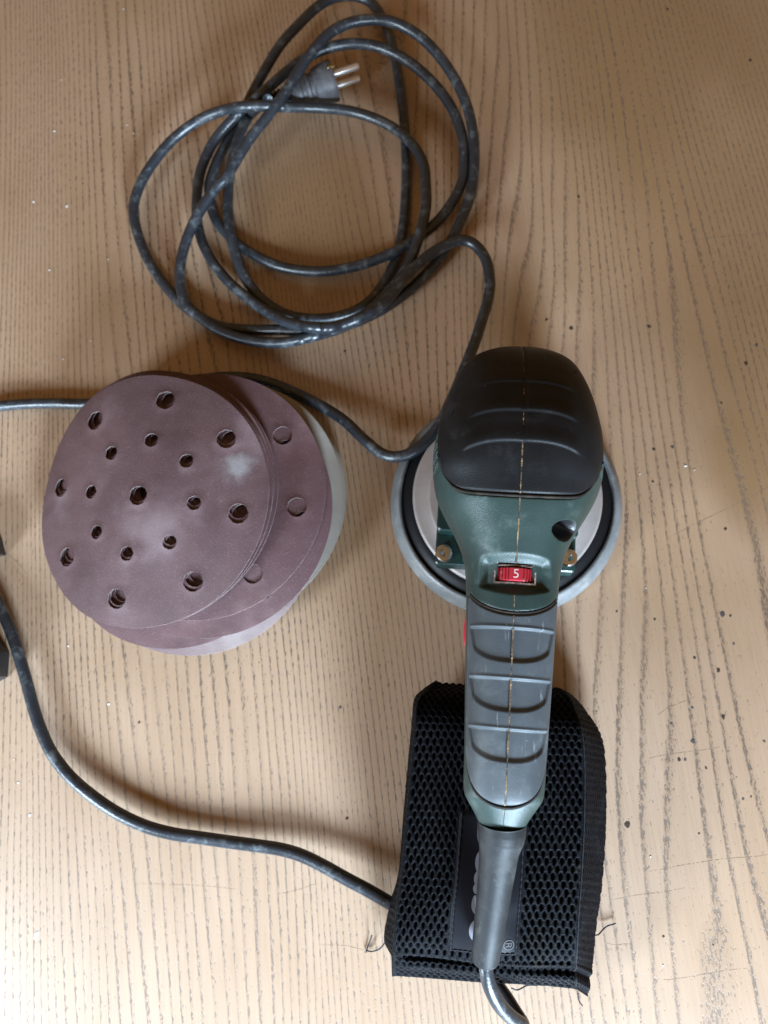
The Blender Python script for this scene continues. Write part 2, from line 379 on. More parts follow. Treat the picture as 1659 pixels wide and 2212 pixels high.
# outline table: s (along the tool), half width, top z, centre z, bottom z, exponent of the cross-section
mm = 0.001
BODY = np.array([
    [ 63.6,  0.6, 104, 102, 100, 2.0], [ 63.2,  8.0, 109, 102,  94, 2.2], [ 62.0, 15.5, 115, 102,  86, 2.4], [ 59.0, 23.0, 122, 102,  76, 2.5],
    [ 52.0, 30.0, 131, 102,  62, 2.95], [ 42.0, 35.5, 139, 102,  54, 2.95], [ 28.0, 40.3, 146, 103,  52, 2.95], [ 12.0, 44.0, 150.5, 103,  52, 2.95],
    [ -2.0, 45.8, 152, 104,  52, 2.95], [-14.0, 45.3, 151.5, 104,  53, 2.95], [-24.0, 42.8, 150, 104,  55, 2.6], [-34.0, 37.8, 148, 105,  58, 2.6],
    [-44.0, 32.2, 145, 106,  63, 2.5], [-54.0, 27.8, 141.5, 108,  72, 2.5], [-64.0, 25.2, 138.5, 109,  80, 2.45], [-76.0, 23.9, 136, 110.5,  86, 2.4],
    [-92.0, 23.1, 134.5, 111,  88, 2.35], [-115.0, 22.3, 132.5, 111,  89, 2.3], [-140.0, 21.3, 130, 110,  89, 2.3], [-160.0, 20.5, 127.5, 109,  89, 2.3],
    [-172.0, 20.2, 125.5, 108,  88.5, 2.3], [-178.0, 19.6, 124, 107.5,  88.5, 2.3], [-181.5, 18.0, 122, 107,  89.5, 2.25], [-188.0, 13.9, 117.5, 106, 93, 2.15],
    [-194.0, 10.6, 113.5, 105, 96, 2.1], [-195.2, 9.6, 112.3, 105, 97, 2.1], [-195.4, 0.5, 105.3, 105, 104.6, 2.0]])
BODY[:, :5] *= mm
TAB = catmull(BODY, 1200)
def at_s(s):
    o = np.argsort(TAB[:, 0]); return [np.interp(s, TAB[o, 0], TAB[o, k]) for k in range(1, 6)]
def shape(w, zt, zc, zb, n, phi):
    c, s_ = np.cos(phi), np.sin(phi); e = 2.0 / n
    lat = w * np.sign(c) * np.abs(c) ** e
    z = np.where(s_ >= 0, zc + (zt - zc) * np.abs(s_) ** e, zc - (zc - zb) * np.abs(s_) ** 0.6)
    return lat, z
HP = np.pi / 2

def cap_u(s, phi):
    p0 = np.radians(np.interp(s / mm, [-40, -25, -10, 5, 20, 40, 64], [36, 34, 30, 23, 14, 4, -10]))
    return (phi - HP) / (HP - p0), p0
def cap_back(u): return (-32.2 + 5.0 * u**2 + 16 * (1 - np.sqrt(np.clip(1 - np.abs(u) ** 9, 0, 1)))) * mm
GP0 = math.radians(17)
def grip_front(u): return (-90.5 + 11.5 * np.abs(u) ** 1.8 - 3.0 * sstep(.88, 1, np.abs(u))) * mm
def grip_back(u): return (-181.6 + 30 * (1 - np.sqrt(np.clip(1 - u**2, 0, 1)))) * mm

def body():
    # sample the profile evenly by arc length so the ends stay fine
    d = np.linalg.norm(np.diff(TAB[:, :3], axis=0), axis=1); al = np.concatenate([[0], np.cumsum(d)])
    tt = np.linspace(0, al[-1], 520)
    T = np.stack([np.interp(tt, al, TAB[:, k]) for k in range(6)], 1)
    top = np.linspace(-0.65, np.pi + 0.65, 300)
    fine = HP + np.array([-.022, -.014, -.009, -.005, 0, .005, .009, .014, .022])
    top = np.sort(np.concatenate([top[(np.abs(top - HP) > .026)], fine]))
    low = np.linspace(np.pi + 0.65, 2 * np.pi - 0.65, 40)[1:-1]
    ph = np.concatenate([top, low])
    s, phi = T[:, :1] + 0 * ph, ph[None] + 0 * T[:, :1]
    lat, z = shape(T[:, 1:2], T[:, 2:3], T[:, 3:4], T[:, 4:5], T[:, 5:6], phi)
    G = loc2w(lat, s, z); Nn = normals(G, True)
    sg = np.sign(np.sum(Nn * (G - np.stack([PAD[0] + fwd[0] * s, PAD[1] + fwd[1] * s, T[:, 3:4] + 0 * phi], -1)), -1, keepdims=True)); sg[sg == 0] = 1
    Nn = Nn * sg
    off = np.zeros_like(s)
    # gap round the head grip
    u, p0 = cap_u(s, phi); w = T[:, 1:2]
    de = np.minimum((1 - np.abs(u)) * 0.035, s - cap_back(u))
    off -= 2.2 * mm * sstep(-2.3 * mm, -1.5 * mm, de)
    # gap round the handle grip
    ug = (phi - HP) / (HP - GP0)
    dg = np.minimum(np.minimum((1 - np.abs(ug)) * 0.030, grip_front(ug) - s), s - grip_back(ug))
    dg = np.where(np.abs(ug) > 1.2, -1, dg)
    off -= 1.5 * mm * sstep(-1.7 * mm, -0.8 * mm, dg)
    # half-shell seam
    off -= 0.45 * mm * sstep(.007, .0, np.abs(phi - HP)) * (s > -0.1952)
    # thumb pocket of the speed dial
    la = lat
    lip = (-60 - 1.5 * (la / .017) ** 2) * mm
    pocket = sstep(0, -5.5 * mm, s - lip) * sstep(-81.5 * mm + 4 * mm * (la / .018) ** 2, -76 * mm, s) * sstep(18.5 * mm, 15 * mm, np.abs(la)) * (phi > 0) * (phi < np.pi)
    off -= 3.4 * mm * pocket
    slot = (np.abs(la) < 10.0 * mm) & (np.abs(s + 70.3 * mm) < 4.4 * mm) & (phi > 0) & (phi < np.pi)
    off -= 5 * mm * slot
    # oval bore on the right flank
    qc = P(1224, 1146, 0.1215); tgt = np.array([1224., 1146.])
    ray = (qc - np.array([0, 0, CAM_H])); ray /= np.linalg.norm(ray); dq = G - np.array([0, 0, CAM_H])
    miss = np.linalg.norm(dq - (dq @ ray)[..., None] * ray, axis=-1) + (Nn[..., 2] < .1) * 1.0
    bi = np.unravel_index(np.argmin(miss), miss.shape); qc = G[bi]; nb = Nn[bi]
    t1 = np.cross(fwd * .97 - rgt * .2, nb); t1 /= np.linalg.norm(t1); t2 = np.cross(nb, t1)
    hx, hy = (G - qc) @ t1, (G - qc) @ t2
    bore = sstep(1.10, .97, np.sqrt((hx / .0098) ** 2 + (hy / .0050) ** 2)) * (np.abs((G - qc) @ nb) < .012)
    off -= 12 * mm * bore
    # slanted air slots on both flanks
    el = np.where(phi < HP, phi, np.pi - phi)
    band = sstep(-.50, -.42, el) * sstep(.47, .40, el) * sstep(-17 * mm, -15 * mm, s) * sstep(31 * mm, 28 * mm, s)
    k = (s / mm - 9 * el) / 6.2
    off -= 2.6 * mm * band * sstep(.42, .58, np.abs((k % 1) - .5) * 2)
    G = G + Nn * off[..., None]
    ni, nj = G.shape[:2]; V = G.reshape(-1, 3)
    F = grid_faces(ni, nj, True)
    F += [tuple(range(nj))[::-1], tuple(range((ni - 1) * nj, ni * nj))]
    o = mk('body_housing', V, F, M['green'], sander)
    o.data.materials.append(M['dark_plastic']); bf = bore.reshape(-1) > .12  # bore faces coloured black for the shade inside the hole
    mi = np.array([1 if len(f) == 4 and any(bf[i] for i in f) else 0 for f in F], dtype=np.int32); o.data.polygons.foreach_set('material_index', mi)
    return o
body()

def overlay(name, ss, uu, phi, offs, material, seam_fold=True, thick=1.4):
    """rubber skin over the housing: grid (i along s, j across)"""
    w, zt, zc, zb, n = at_s(ss)
    lat, z = shape(w, zt, zc, zb, n, phi)
    G = loc2w(lat, ss, z); Nn = normals(G)
    flip = np.sum(Nn[..., 2]) < 0
    if flip: Nn = -Nn
    top = G + Nn * offs[..., None]; bot = G - Nn * (thick * mm)
    ni, nj = ss.shape; V = np.concatenate([top.reshape(-1, 3), bot.reshape(-1, 3)]); n0 = ni * nj
    F = grid_faces(ni, nj, flip=flip)
    F += grid_faces(ni, nj, off=n0, flip=not flip)
    rim = [i * nj for i in range(ni)] + [(ni - 1) * nj + j for j in range(1, nj)] + [i * nj + nj - 1 for i in range(ni - 2, -1, -1)] + [j for j in range(nj - 2, 0, -1)]
    for a, b in zip(rim, rim[1:] + rim[:1]):
        q = (a, b, b + n0, a + n0); F.append(q if flip else q[::-1])
    return mk(name, V, F, material, sander)

def usamp(n):
    u = np.linspace(-1, 1, n); u = np.sign(u) * (1 - (1 - np.abs(u)) ** 1.15)
    ex = np.array([-.016, -.010, -.006, -.003, 0, .003, .006, .010, .016])
    return np.sort(np.concatenate([u[np.abs(u) > .02], ex]))

def head_grip():
    u = usamp(200); v = np.linspace(0, 1, 240); v = 1 - (1 - v) ** 1.4 if False else v
    front = 63.3 * mm
    sb = cap_back(u)[None]
    vv = (1 - (1 - v[:, None]) ** 1.0)
    ss = sb + (front - sb) * np.sin(vv * HP) ** 0.9 if False else sb + (front - sb) * (1 - (1 - vv) ** 1.35)
    uu = u[None] + 0 * ss
    _, p0 = cap_u(ss, uu * 0 + HP)
    phi = HP + uu * (HP - p0)
    w = at_s(ss)[0]; lat = w * np.cos(phi)
    de = np.minimum((1 - np.abs(uu)) * 0.035, ss - sb)
    off = 0.6 * mm - 1.0 * mm * (1 - sstep(0, 1.4 * mm, de)) ** 2
    # three raised ribs: slow rise from the front, short drop towards the handle
    for sc_, hw, h in ((28.5, 19.5, .55), (11.0, 20.5, .75), (-5.5, 22.5, .95)):
        c = (sc_ - 3.6 * (lat / .020) ** 2) * mm
        d = (ss - c) / mm
        prof = np.where(d < 0, sstep(-1.5, 0, d), sstep(10, 0, d))
        off += h * mm * prof * sstep(hw + 3, hw - 4, np.abs(lat) / mm)
    off -= 0.5 * mm * sstep(.009, .0, np.abs(uu))
    overlay('head_grip', ss, uu, phi, off, M['cap'])
head_grip()

def handle_grip():
    u = usamp(150); v = np.linspace(0, 1, 260)
    sf, sb = grip_front(u)[None], grip_back(u)[None]
    # keep a small width at the very corners
    ss = sf + (sb - sf) * v[:, None]; uu = u[None] + 0 * ss
    phi = HP + uu * (HP - GP0)
    de = np.minimum(np.minimum((1 - np.abs(uu)) * .030, sf - ss), ss - sb)
    off = 0.45 * mm - 0.9 * mm * (1 - sstep(0, 1.3 * mm, de)) ** 2
    for t, b in ((-97.3, -113.6), (-121.8, -137.2), (-145.8, -160.8)):
        x = np.abs(uu)
        bb = b + 5.2 * (x / .7) ** 2.2
        s_ = ss / mm; frac = np.clip((t - s_) / (t - b), 0, 1)
        wid = .83 - .20 * frac
        k = sstep(t + .55, t - .75, s_) * sstep(bb - .9, bb + 2.0, s_) * sstep(wid + .05, wid - .03, x)
        off -= 1.25 * mm * k
        off += .4 * mm * np.exp(-((s_ - t - .7) / .8) ** 2) * sstep(.88, .80, x)
    off -= 0.5 * mm * sstep(.013, .0, np.abs(uu))
    overlay('handle_grip', ss, uu, phi, off, M['grip'])
handle_grip()

def grip_edge(name, ss, uu, parent_mat, r, lift, phi):
    w, zt, zc, zb, n = at_s(ss); lat, z = shape(w, zt, zc, zb, n, phi)
    p = loc2w(lat, ss, z); c_ = loc2w(0 * lat, ss, zc); d = p - c_; d[..., 2] *= 1.3; d /= np.linalg.norm(d, axis=-1, keepdims=True)
    V, F = tube(p + d * lift, r, 10); mk(name, V, F, parent_mat, sander)
def edges():
    m_ = surf('dark_grip_gap_fill', (0.006, 0.005, 0.0045), (0.028, 0.019, 0.012), 260, 0.75, 0.1, 0.25)  # dark fill colour for the gaps round both grips
    u = np.linspace(-1, 1, 160); u = np.sign(u) * np.abs(u) ** .7
    sb = cap_back(u) - .9 * mm
    side = np.linspace(sb[-1], .04, 50)[1:]
    ss = np.concatenate([side[::-1], sb, side]); uu = np.concatenate([-np.ones(49), u, np.ones(49)]) * 1.022
    _, p0 = cap_u(ss, ss * 0 + HP); grip_edge('head_grip_gap', ss, uu, m_, .95 * mm, -.75 * mm, HP + uu * (HP - p0))
    u = np.linspace(-1, 1, 160)
    ss = np.concatenate([grip_back(u) - .85 * mm]); grip_edge('handle_grip_gap', ss, u, m_, .85 * mm, -.7 * mm, HP + u * 1.01 * (HP - GP0))
    ss = grip_front(u) + .85 * mm; grip_edge('handle_grip_gap', ss, u, m_, .85 * mm, -.7 * mm, HP + u * (HP - GP0))
edges()

def seam():
    """sawdust packed in the joint of the two half shells"""
    s = np.linspace(62.8, -194.6, 420) * mm
    w, zt, zc, zb, n = at_s(s)
    inside = ((s > -32 * mm) | ((s < -90.5 * mm) & (s > -181.6 * mm)))
    lift = np.where(inside, 0.10, -0.30) * mm - 3.4 * mm * sstep(-60 * mm, -65.5 * mm, s) * sstep(-81.5 * mm, -76 * mm, s)
    lift = np.where(np.abs(s + 32.8 * mm) < .9 * mm, -1.2 * mm, lift); lift = np.where(np.abs(s + 182.3 * mm) < .9 * mm, -1.1 * mm, lift); lift = np.where(np.abs(s + 89.8 * mm) < .9 * mm, -1.1 * mm, lift)
    hw = (0.26 + .22 * np.array([random.random() for _ in s])) * mm
    lift = lift + .08 * mm * rng.standard_normal(len(s))
    keep = (np.abs(s + 70.3 * mm) > 5 * mm)
    L = loc2w(-hw, s, zt + lift); C = loc2w(0 * hw, s, zt + lift + .1 * mm); R_ = loc2w(hw, s, zt + lift)
    V = np.stack([L, C, R_], 1).reshape(-1, 3); F = []
    for i in range(len(s) - 1):
        if keep[i] and keep[i + 1]:
            for j in range(2): F.append((3 * i + j, 3 * i + 3 + j, 3 * i + 4 + j, 3 * i + 1 + j))
    mk('seam_line', V, F, M['seam'], sander)
seam()

def text_mesh(txt, size, extrude, to_world, name, material, parent, align='CENTER', offset=0.0, res=6):
    """lettering as a mesh: to_world maps flat letter coordinates to working-unit points"""
    cu = bpy.data.curves.new(name, 'FONT'); cu.body = txt; cu.size = size; cu.extrude = extrude; cu.align_x = align; cu.align_y = 'CENTER'; cu.offset = offset; cu.resolution_u = res
    o = bpy.data.objects.new(name, cu); COL.objects.link(o)
    dg = bpy.context.evaluated_depsgraph_get(); me = bpy.data.meshes.new_from_object(o.evaluated_get(dg))
    bpy.data.objects.remove(o)
    co = np.array([v.co[:] for v in me.vertices]); F = [tuple(p.vertices) for p in me.polygons]
    return mk(name, to_world(co), F, material, parent, smooth=False)

def dial():
    s0 = -70.3 * mm; zt = at_s(np.array([s0]))[1][0] - 3.4 * mm
    r, hw = 13.0 * mm, 3.5 * mm; zc = zt + 1.1 * mm - r
    n = 240; a = np.linspace(0, 2 * np.pi, n, endpoint=False)
    top = np.abs((a - HP + np.pi) % (2 * np.pi) - np.pi)
    kn = np.where(top < .24, 0, .55 * mm * (np.sin(a * 46) > 0))
    V = []; prof = [(-hw, .9), (-hw + .5 * mm, 0), (hw - .5 * mm, 0), (hw, .9)]
    for d, e in prof:
        rr = r - kn - e * mm
        V += list(loc2w(rr * np.cos(a), s0 + d, zc + rr * np.sin(a)))
    F = grid_faces(4, n, True) + [tuple(range(n))[::-1], tuple(range(3 * n, 4 * n))]
    w = mk('speed_dial', V, F, M['red'], sander, sharp=25)
    text_mesh('5', 6.6 * mm, .12 * mm, lambda c: loc2w(c[:, 0] + .4 * mm, s0 + c[:, 1], zc + r + .02 * mm + c[:, 2] - c[:, 0] ** 2 / (2 * r)), 'dial_number', M['number'], w, offset=.0)
    # worn edge of the slot
    V, F = [], []
    for (ho, so, z) in ((10.5, 4.9, -.1), (10.5, 4.9, .35), (9.7, 4.1, .35), (9.7, 4.1, -1.5)):
        V += [loc2w(x * mm, s0 + y * mm, zt + z * mm - (x * mm) ** 2 / .06) for x, y in ((-ho, -so), (0, -so), (ho, -so), (ho, so), (0, so), (-ho, so))]
    for i in range(3):
        for j in range(6): F.append((6 * i + j, 6 * i + (j + 1) % 6, 6 * i + 6 + (j + 1) % 6, 6 * i + 6 + j))
    mk('dial_slot_edge', V, F, M['frame'], sander, smooth=False)
dial()

def switch():
    """red rocker on the left flank of the handle"""
    V, F = [], []
    n, m_ = 15, 9
    for i in range(n):
        for j in range(m_):
            a = -1 + 2 * i / (n - 1); b = -1 + 2 * j / (m_ - 1)
            hgt = 2.0 * max(0, 1 - a * a) ** .5 * max(0, 1 - b ** 6)
            V.append(loc2w((-22.2 - hgt) * mm, (-98 + 8.5 * a) * mm, (108 + 4.5 * b) * mm))
    F = grid_faces(n, m_); k = len(V)
    mk('power_switch', V, F, M['red'], sander)
switch()

# --- pad, skirt, cover plate
c = PAD[:2]
V, F = lathe([(40*mm, 3*mm), (76*mm, 3*mm), (77.6*mm, 4*mm), (78.2*mm, 6.5*mm), (77.8*mm, 9*mm), (76.4*mm, 12.5*mm), (74.2*mm, 16.5*mm), (72.6*mm, 18.3*mm), (71.2*mm, 18.6*mm), (70.4*mm, 17.6*mm), (70*mm, 12*mm), (40*mm, 12*mm)], c, 160, True)
mk('backing_pad', V, F, M['pad'], sander)
V, F = lathe([(20*mm, .2*mm), (76*mm, .2*mm), (76.6*mm, 1.4*mm), (76*mm, 2.9*mm), (20*mm, 2.9*mm)], c, 128, True)
mk('sanding_sheet', V, F, M['grit'], sander, sharp=40)
V, F = lathe([(40*mm, 12.5*mm), (69.8*mm, 12.5*mm), (70*mm, 15*mm), (69*mm, 17*mm), (67.5*mm, 17.4*mm), (66.2*mm, 19.5*mm), (61.4*mm, 21*mm), (40*mm, 21*mm)], c, 160, True)
mk('pad_skirt', V, F, M['skirt'], sander)
V, F = lathe([(20*mm, 21.5*mm), (61*mm, 21.5*mm), (61.8*mm, 22.4*mm), (61.9*mm, 25.5*mm), (61.3*mm, 26.6*mm), (60*mm, 27*mm), (52*mm, 27.2*mm), (51*mm, 28.4*mm), (50*mm, 28.7*mm), (20*mm, 28.8*mm)], c, 160, True)
mk('cover_plate', V, F, M['plate'], sander, sharp=50)

def gear_housing():
    """squared casting between plate and body, its rear corners cut down for the screws"""
    lz = .052
    l0, s0 = w2loc(938, 1213, lz); l1, _ = w2loc(1247, 1213, lz)
    hw = (l1 - l0) / 2; mid = (l0 + l1) / 2; rear = s0; front = 48 * mm
    cut = 19 * mm
    def slab(x0, x1, y0, y1, z0, z1, r=3 * mm, seg=6):
        pts = []
        for cx, cy, a0 in ((x1 - r, y1 - r, 0), (x0 + r, y1 - r, 90), (x0 + r, y0 + r, 180), (x1 - r, y0 + r, 270)):
            for k in range(seg + 1):
                a = math.radians(a0 + 90 * k / seg); pts.append((cx + r * math.cos(a), cy + r * math.sin(a)))
        n = len(pts); V, F = [], []
        e = .8 * mm
        for z, sh in ((z0, 0), (z1 - e, 0), (z1, e)):
            for x, y in pts:
                kx = (x - (x0 + x1) / 2); ky = (y - (y0 + y1) / 2)
                V.append(loc2w(x - math.copysign(sh, kx), y - math.copysign(sh, ky), z))
        for i in range(2):
            for j in range(n): F.append((i * n + j, i * n + (j + 1) % n, i * n + n + (j + 1) % n, i * n + n + j))
        F += [tuple(range(2 * n, 3 * n)), tuple(range(n))[::-1]]
        return V, F
    V, F = slab(mid - hw, mid + hw, rear, front, 29 * mm, 44 * mm, 2 * mm)
    gh = mk('gear_housing', V, F, M['gear_green'], sander, sharp=35)
    V, F = slab(mid - hw + .3 * mm, mid + hw - .3 * mm, rear + cut, front - cut, 43 * mm, 56 * mm, 3 * mm)
    mk('raised_block', V, F, M['gear_green'], gh, sharp=35)
    V, F = slab(mid - hw + 17 * mm, mid + hw - 17 * mm, rear + 1 * mm, front - 1 * mm, 43 * mm, 54 * mm, 3 * mm)
    mk('raised_block', V, F, M['gear_green'], gh, sharp=35)
    for px, py in ((960, 1193), (1228, 1203)):
        l, s = w2loc(px, py, .05); n = 36; a = np.linspace(0, 2 * np.pi, n, endpoint=False)
        V, F = [], []
        hexr = 2.3 * mm / np.cos(((a + .3) % (np.pi / 3)) - np.pi / 6)
        for r, z in ((5.4 * mm + 0 * a, 44.1), (5.6 * mm + 0 * a, 48.5), (5.0 * mm + 0 * a, 49.6), (3.6 * mm + 0 * a, 50), (hexr, 49.8), (hexr * .97, 47), (hexr * .1, 46.6)):
            V += list(loc2w(l + r * np.cos(a), s + r * np.sin(a), z * mm))
        F = grid_faces(7, n, True)
        mk('screw', V, F, M['steel'], sander, sharp=40)
gear_housing()

# --- strain relief and cord
tail = loc2w(0, -195 * mm, 104.5 * mm)
RL = np.array([tail + fwd * .004, P(1083, 1800, .103), P(1079, 1830, .101), P(1073, 1880, .096), P(1064, 1950, .089), P(1055, 2020, .081), P(1050, 2058, .076), P(1048, 2078, .0735)])
pts = catmull(RL, 90)
rr = np.interp(np.linspace(0, 1, 90), [0, .1, .2, .32, .6, .8, .88, .93, .97, 1], np.array([12.2, 12.2, 11.7, 9.9, 8.3, 7.6, 7.4, 7.3, 6.7, 4.6]) * mm)
V, F = tube(pts, rr, 40)
mk('strain_relief', V, F, M['relief'], sander)

def r1(X, Y): return (450 + X / 1.037) * .5422, (Y / 1.037) * .5422
def r2(X, Y): return (450 + X / 1.037) * .5422, (700 + Y / 1.037) * .5422
CR = 3.9 * mm
CORD = []
def seg(lst, f=None):
    for q in lst:
        px, py = (f(q[0], q[1]) if f else q[:2]); CORD.append((px, py, q[2]))
seg([(1050, 2070, 75), (1050, 2095, 70), (1058, 2130, 62), (1077, 2168, 50), (1103, 2196, 36), (1126, 2212, 22), (1128, 2210, 12), (1112, 2185, 7), (1090, 2150, 6),
     (1055, 2105, 6), (1010, 2060, 8), (950, 2015, 14), (895, 1980, 20), (840, 1949, 20), (795, 1923, 18), (750, 1899, 15), (700, 1871, 11), (655, 1849, 7), (610, 1835, 5), (560, 1827, 5),
     (500, 1819, 5), (430, 1809, 6), (370, 1800, 8), (310, 1783, 10), (250, 1754, 11), (195, 1716, 10), (150, 1676, 9), (113, 1628, 7), (90, 1580, 8), (73, 1530, 8),
     (57, 1470, 9), (38, 1405, 10), (18, 1350, 11), (-12, 1288, 11), (-60, 1215, 10), (-105, 1120, 8), (-120, 1020, 6), (-100, 940, 5), (-60, 895, 5), (-15, 880, 5),
     (50, 873, 5), (120, 871, 5), (190, 872, 5), (280, 862, 5), (370, 838, 5), (450, 818, 5), (520, 815, 5), (580, 826, 5), (640, 850, 5), (700, 880, 5), (745, 910, 5),
     (785, 948, 8), (820, 977, 16), (850, 987, 24), (885, 980, 30), (920, 955, 35), (948, 920, 37), (968, 880, 36), (988, 835, 31), (1008, 785, 24), (1028, 733, 18), (1043, 685, 13)])
seg([(1552, 500, 10), (1557, 430, 10), (1540, 345, 12), (1490, 282, 18), (1430, 268, 22), (1360, 295, 22), (1285, 345, 20), (1215, 410, 18), (1150, 490, 16), (1080, 555, 14),
     (980, 605, 14), (880, 632, 12), (780, 640, 6), (680, 637, 4), (560, 637, 4), (440, 622, 5), (340, 572, 8), (265, 510, 6), (180, 405, 4), (120, 290, 4), (86, 160, 6)], r2)
seg([(102, 790, 9), (155, 690, 12), (245, 580, 15), (360, 495, 17), (480, 450, 18), (590, 438, 18), (700, 442, 16), (850, 446, 14), (990, 462, 12), (1120, 508, 12), (1220, 578, 13), (1280, 670, 13)], r1)
seg([(1293, 40, 13), (1292, 140, 14), (1262, 260, 16), (1215, 375, 15), (1140, 480, 12), (1050, 568, 9), (950, 625, 6), (840, 660, 9), (700, 690, 5), (570, 682, 4), (450, 645, 6), (360, 585, 10),
     (300, 525, 12), (277, 440, 12), (282, 350, 12), (310, 250, 14), (355, 155, 17), (425, 50, 21)], r2)
seg([(470, 730, 25), (555, 590, 30), (640, 480, 34), (720, 370, 38), (800, 245, 42), (880, 150, 45), (970, 98, 45), (1080, 82, 43), (1180, 100, 40), (1290, 170, 34), (1390, 290, 27), (1460, 430, 20), (1490, 570, 16), (1492, 700, 13)], r1)
seg([(1478, 80, 12), (1440, 180, 10), (1385, 290, 6), (1310, 390, 6), (1210, 485, 7), (1090, 565, 6), (960, 618, 10), (850, 628, 12), (740, 612, 12), (650, 570, 10), (560, 508, 8), (480, 440, 6), (415, 360, 5), (368, 270, 6), (347, 170, 8)], r2)
seg([(350, 780, 9), (368, 690, 9), (415, 590, 10), (490, 500, 12), (580, 420, 15), (680, 330, 24), (780, 250, 32), (870, 205, 34), (970, 182, 33), (1080, 190, 31), (1190, 235, 27), (1300, 320, 22), (1390, 430, 17), (1440, 550, 14), (1452, 670, 12)], r1)
seg([(1445, 20, 11), (1405, 105, 10), (1340, 190, 9), (1250, 262, 7), (1140, 325, 5), (1000, 375, 4), (850, 396, 4), (700, 378, 4), (580, 325, 4), (490, 258, 4), (420, 170, 4)], r2)
seg([(398, 780, 4), (425, 680, 4), (475, 580, 5), (530, 480, 8), (575, 390, 16), (620, 305, 22), (690, 190, 24), (770, 100, 22), (850, 25, 18), (920, -10, 15), (1000, -15, 12), (1070, 15, 10), (1120, 90, 8), (1160, 210, 5), (1185, 350, 4), (1202, 500, 4), (1212, 650, 4)], r1)
seg([(1212, 30, 4), (1205, 160, 4), (1185, 290, 4), (1140, 410, 4), (1060, 520, 4), (960, 575, 4), (840, 592, 4), (720, 575, 5), (620, 515, 5), (545, 420, 6), (500, 300, 8), (478, 170, 9)], r2)
seg([(478, 770, 9), (490, 680, 9), (515, 580, 10), (555, 490, 12), (610, 432, 15), (640, 413, 18)], r1)
CORD = np.array(CORD, float)

def cord():
    K = CORD.copy(); K[:, 2] *= mm
    n = 1500; Q = catmull(K, 4000)
    w = np.array([P(a, b, z) for a, b, z in Q]); al = np.concatenate([[0], np.cumsum(np.linalg.norm(np.diff(w, axis=0), axis=1))])
    t = np.linspace(0, al[-1], n); Q = np.stack([np.interp(t, al, Q[:, k]) for k in range(3)], 1)
    z0 = np.maximum(Q[:, 2], CR); z = z0.copy(); step = t[1]
    idx = np.arange(n); far = np.abs(idx[:, None] - idx[None]) * step > 0.03
    D = 2 * CR * 1.0
    for it in range(40):
        xy = np.array([P(a, b, zz)[:2] for a, b, zz in zip(Q[:, 0], Q[:, 1], z)]) if it % 10 == 0 else xy
        if it % 10 == 0:
            d2 = ((xy[:, None] - xy[None]) ** 2).sum(-1); need = np.sqrt(np.maximum(D * D - d2, 0)); need[~far] = 0
            I, J = np.nonzero(need > 0); nd = need[I, J]; above = z0[I] > z0[J]
            I, J, nd = I[above], J[above], nd[above]
        gap = nd - (z[I] - z[J]); k = gap > 0
        up = np.zeros(n); dn = np.zeros(n)
        np.maximum.at(up, I[k], gap[k] * .6); np.maximum.at(dn, J[k], gap[k] * .4)
        z = np.maximum(z + up - dn, CR)
        if it < 37: z = np.maximum(np.convolve(np.pad(z, 4, 'edge'), np.ones(9) / 9, 'valid'), CR)
    pts = np.array([P(a, b, zz) for a, b, zz in zip(Q[:, 0], Q[:, 1], z)])
    V, F = tube(pts, CR * 1.02, 16)
    return mk('power_cord', V, F, M['cord'], sander), pts
cord_o, cpts = cord()

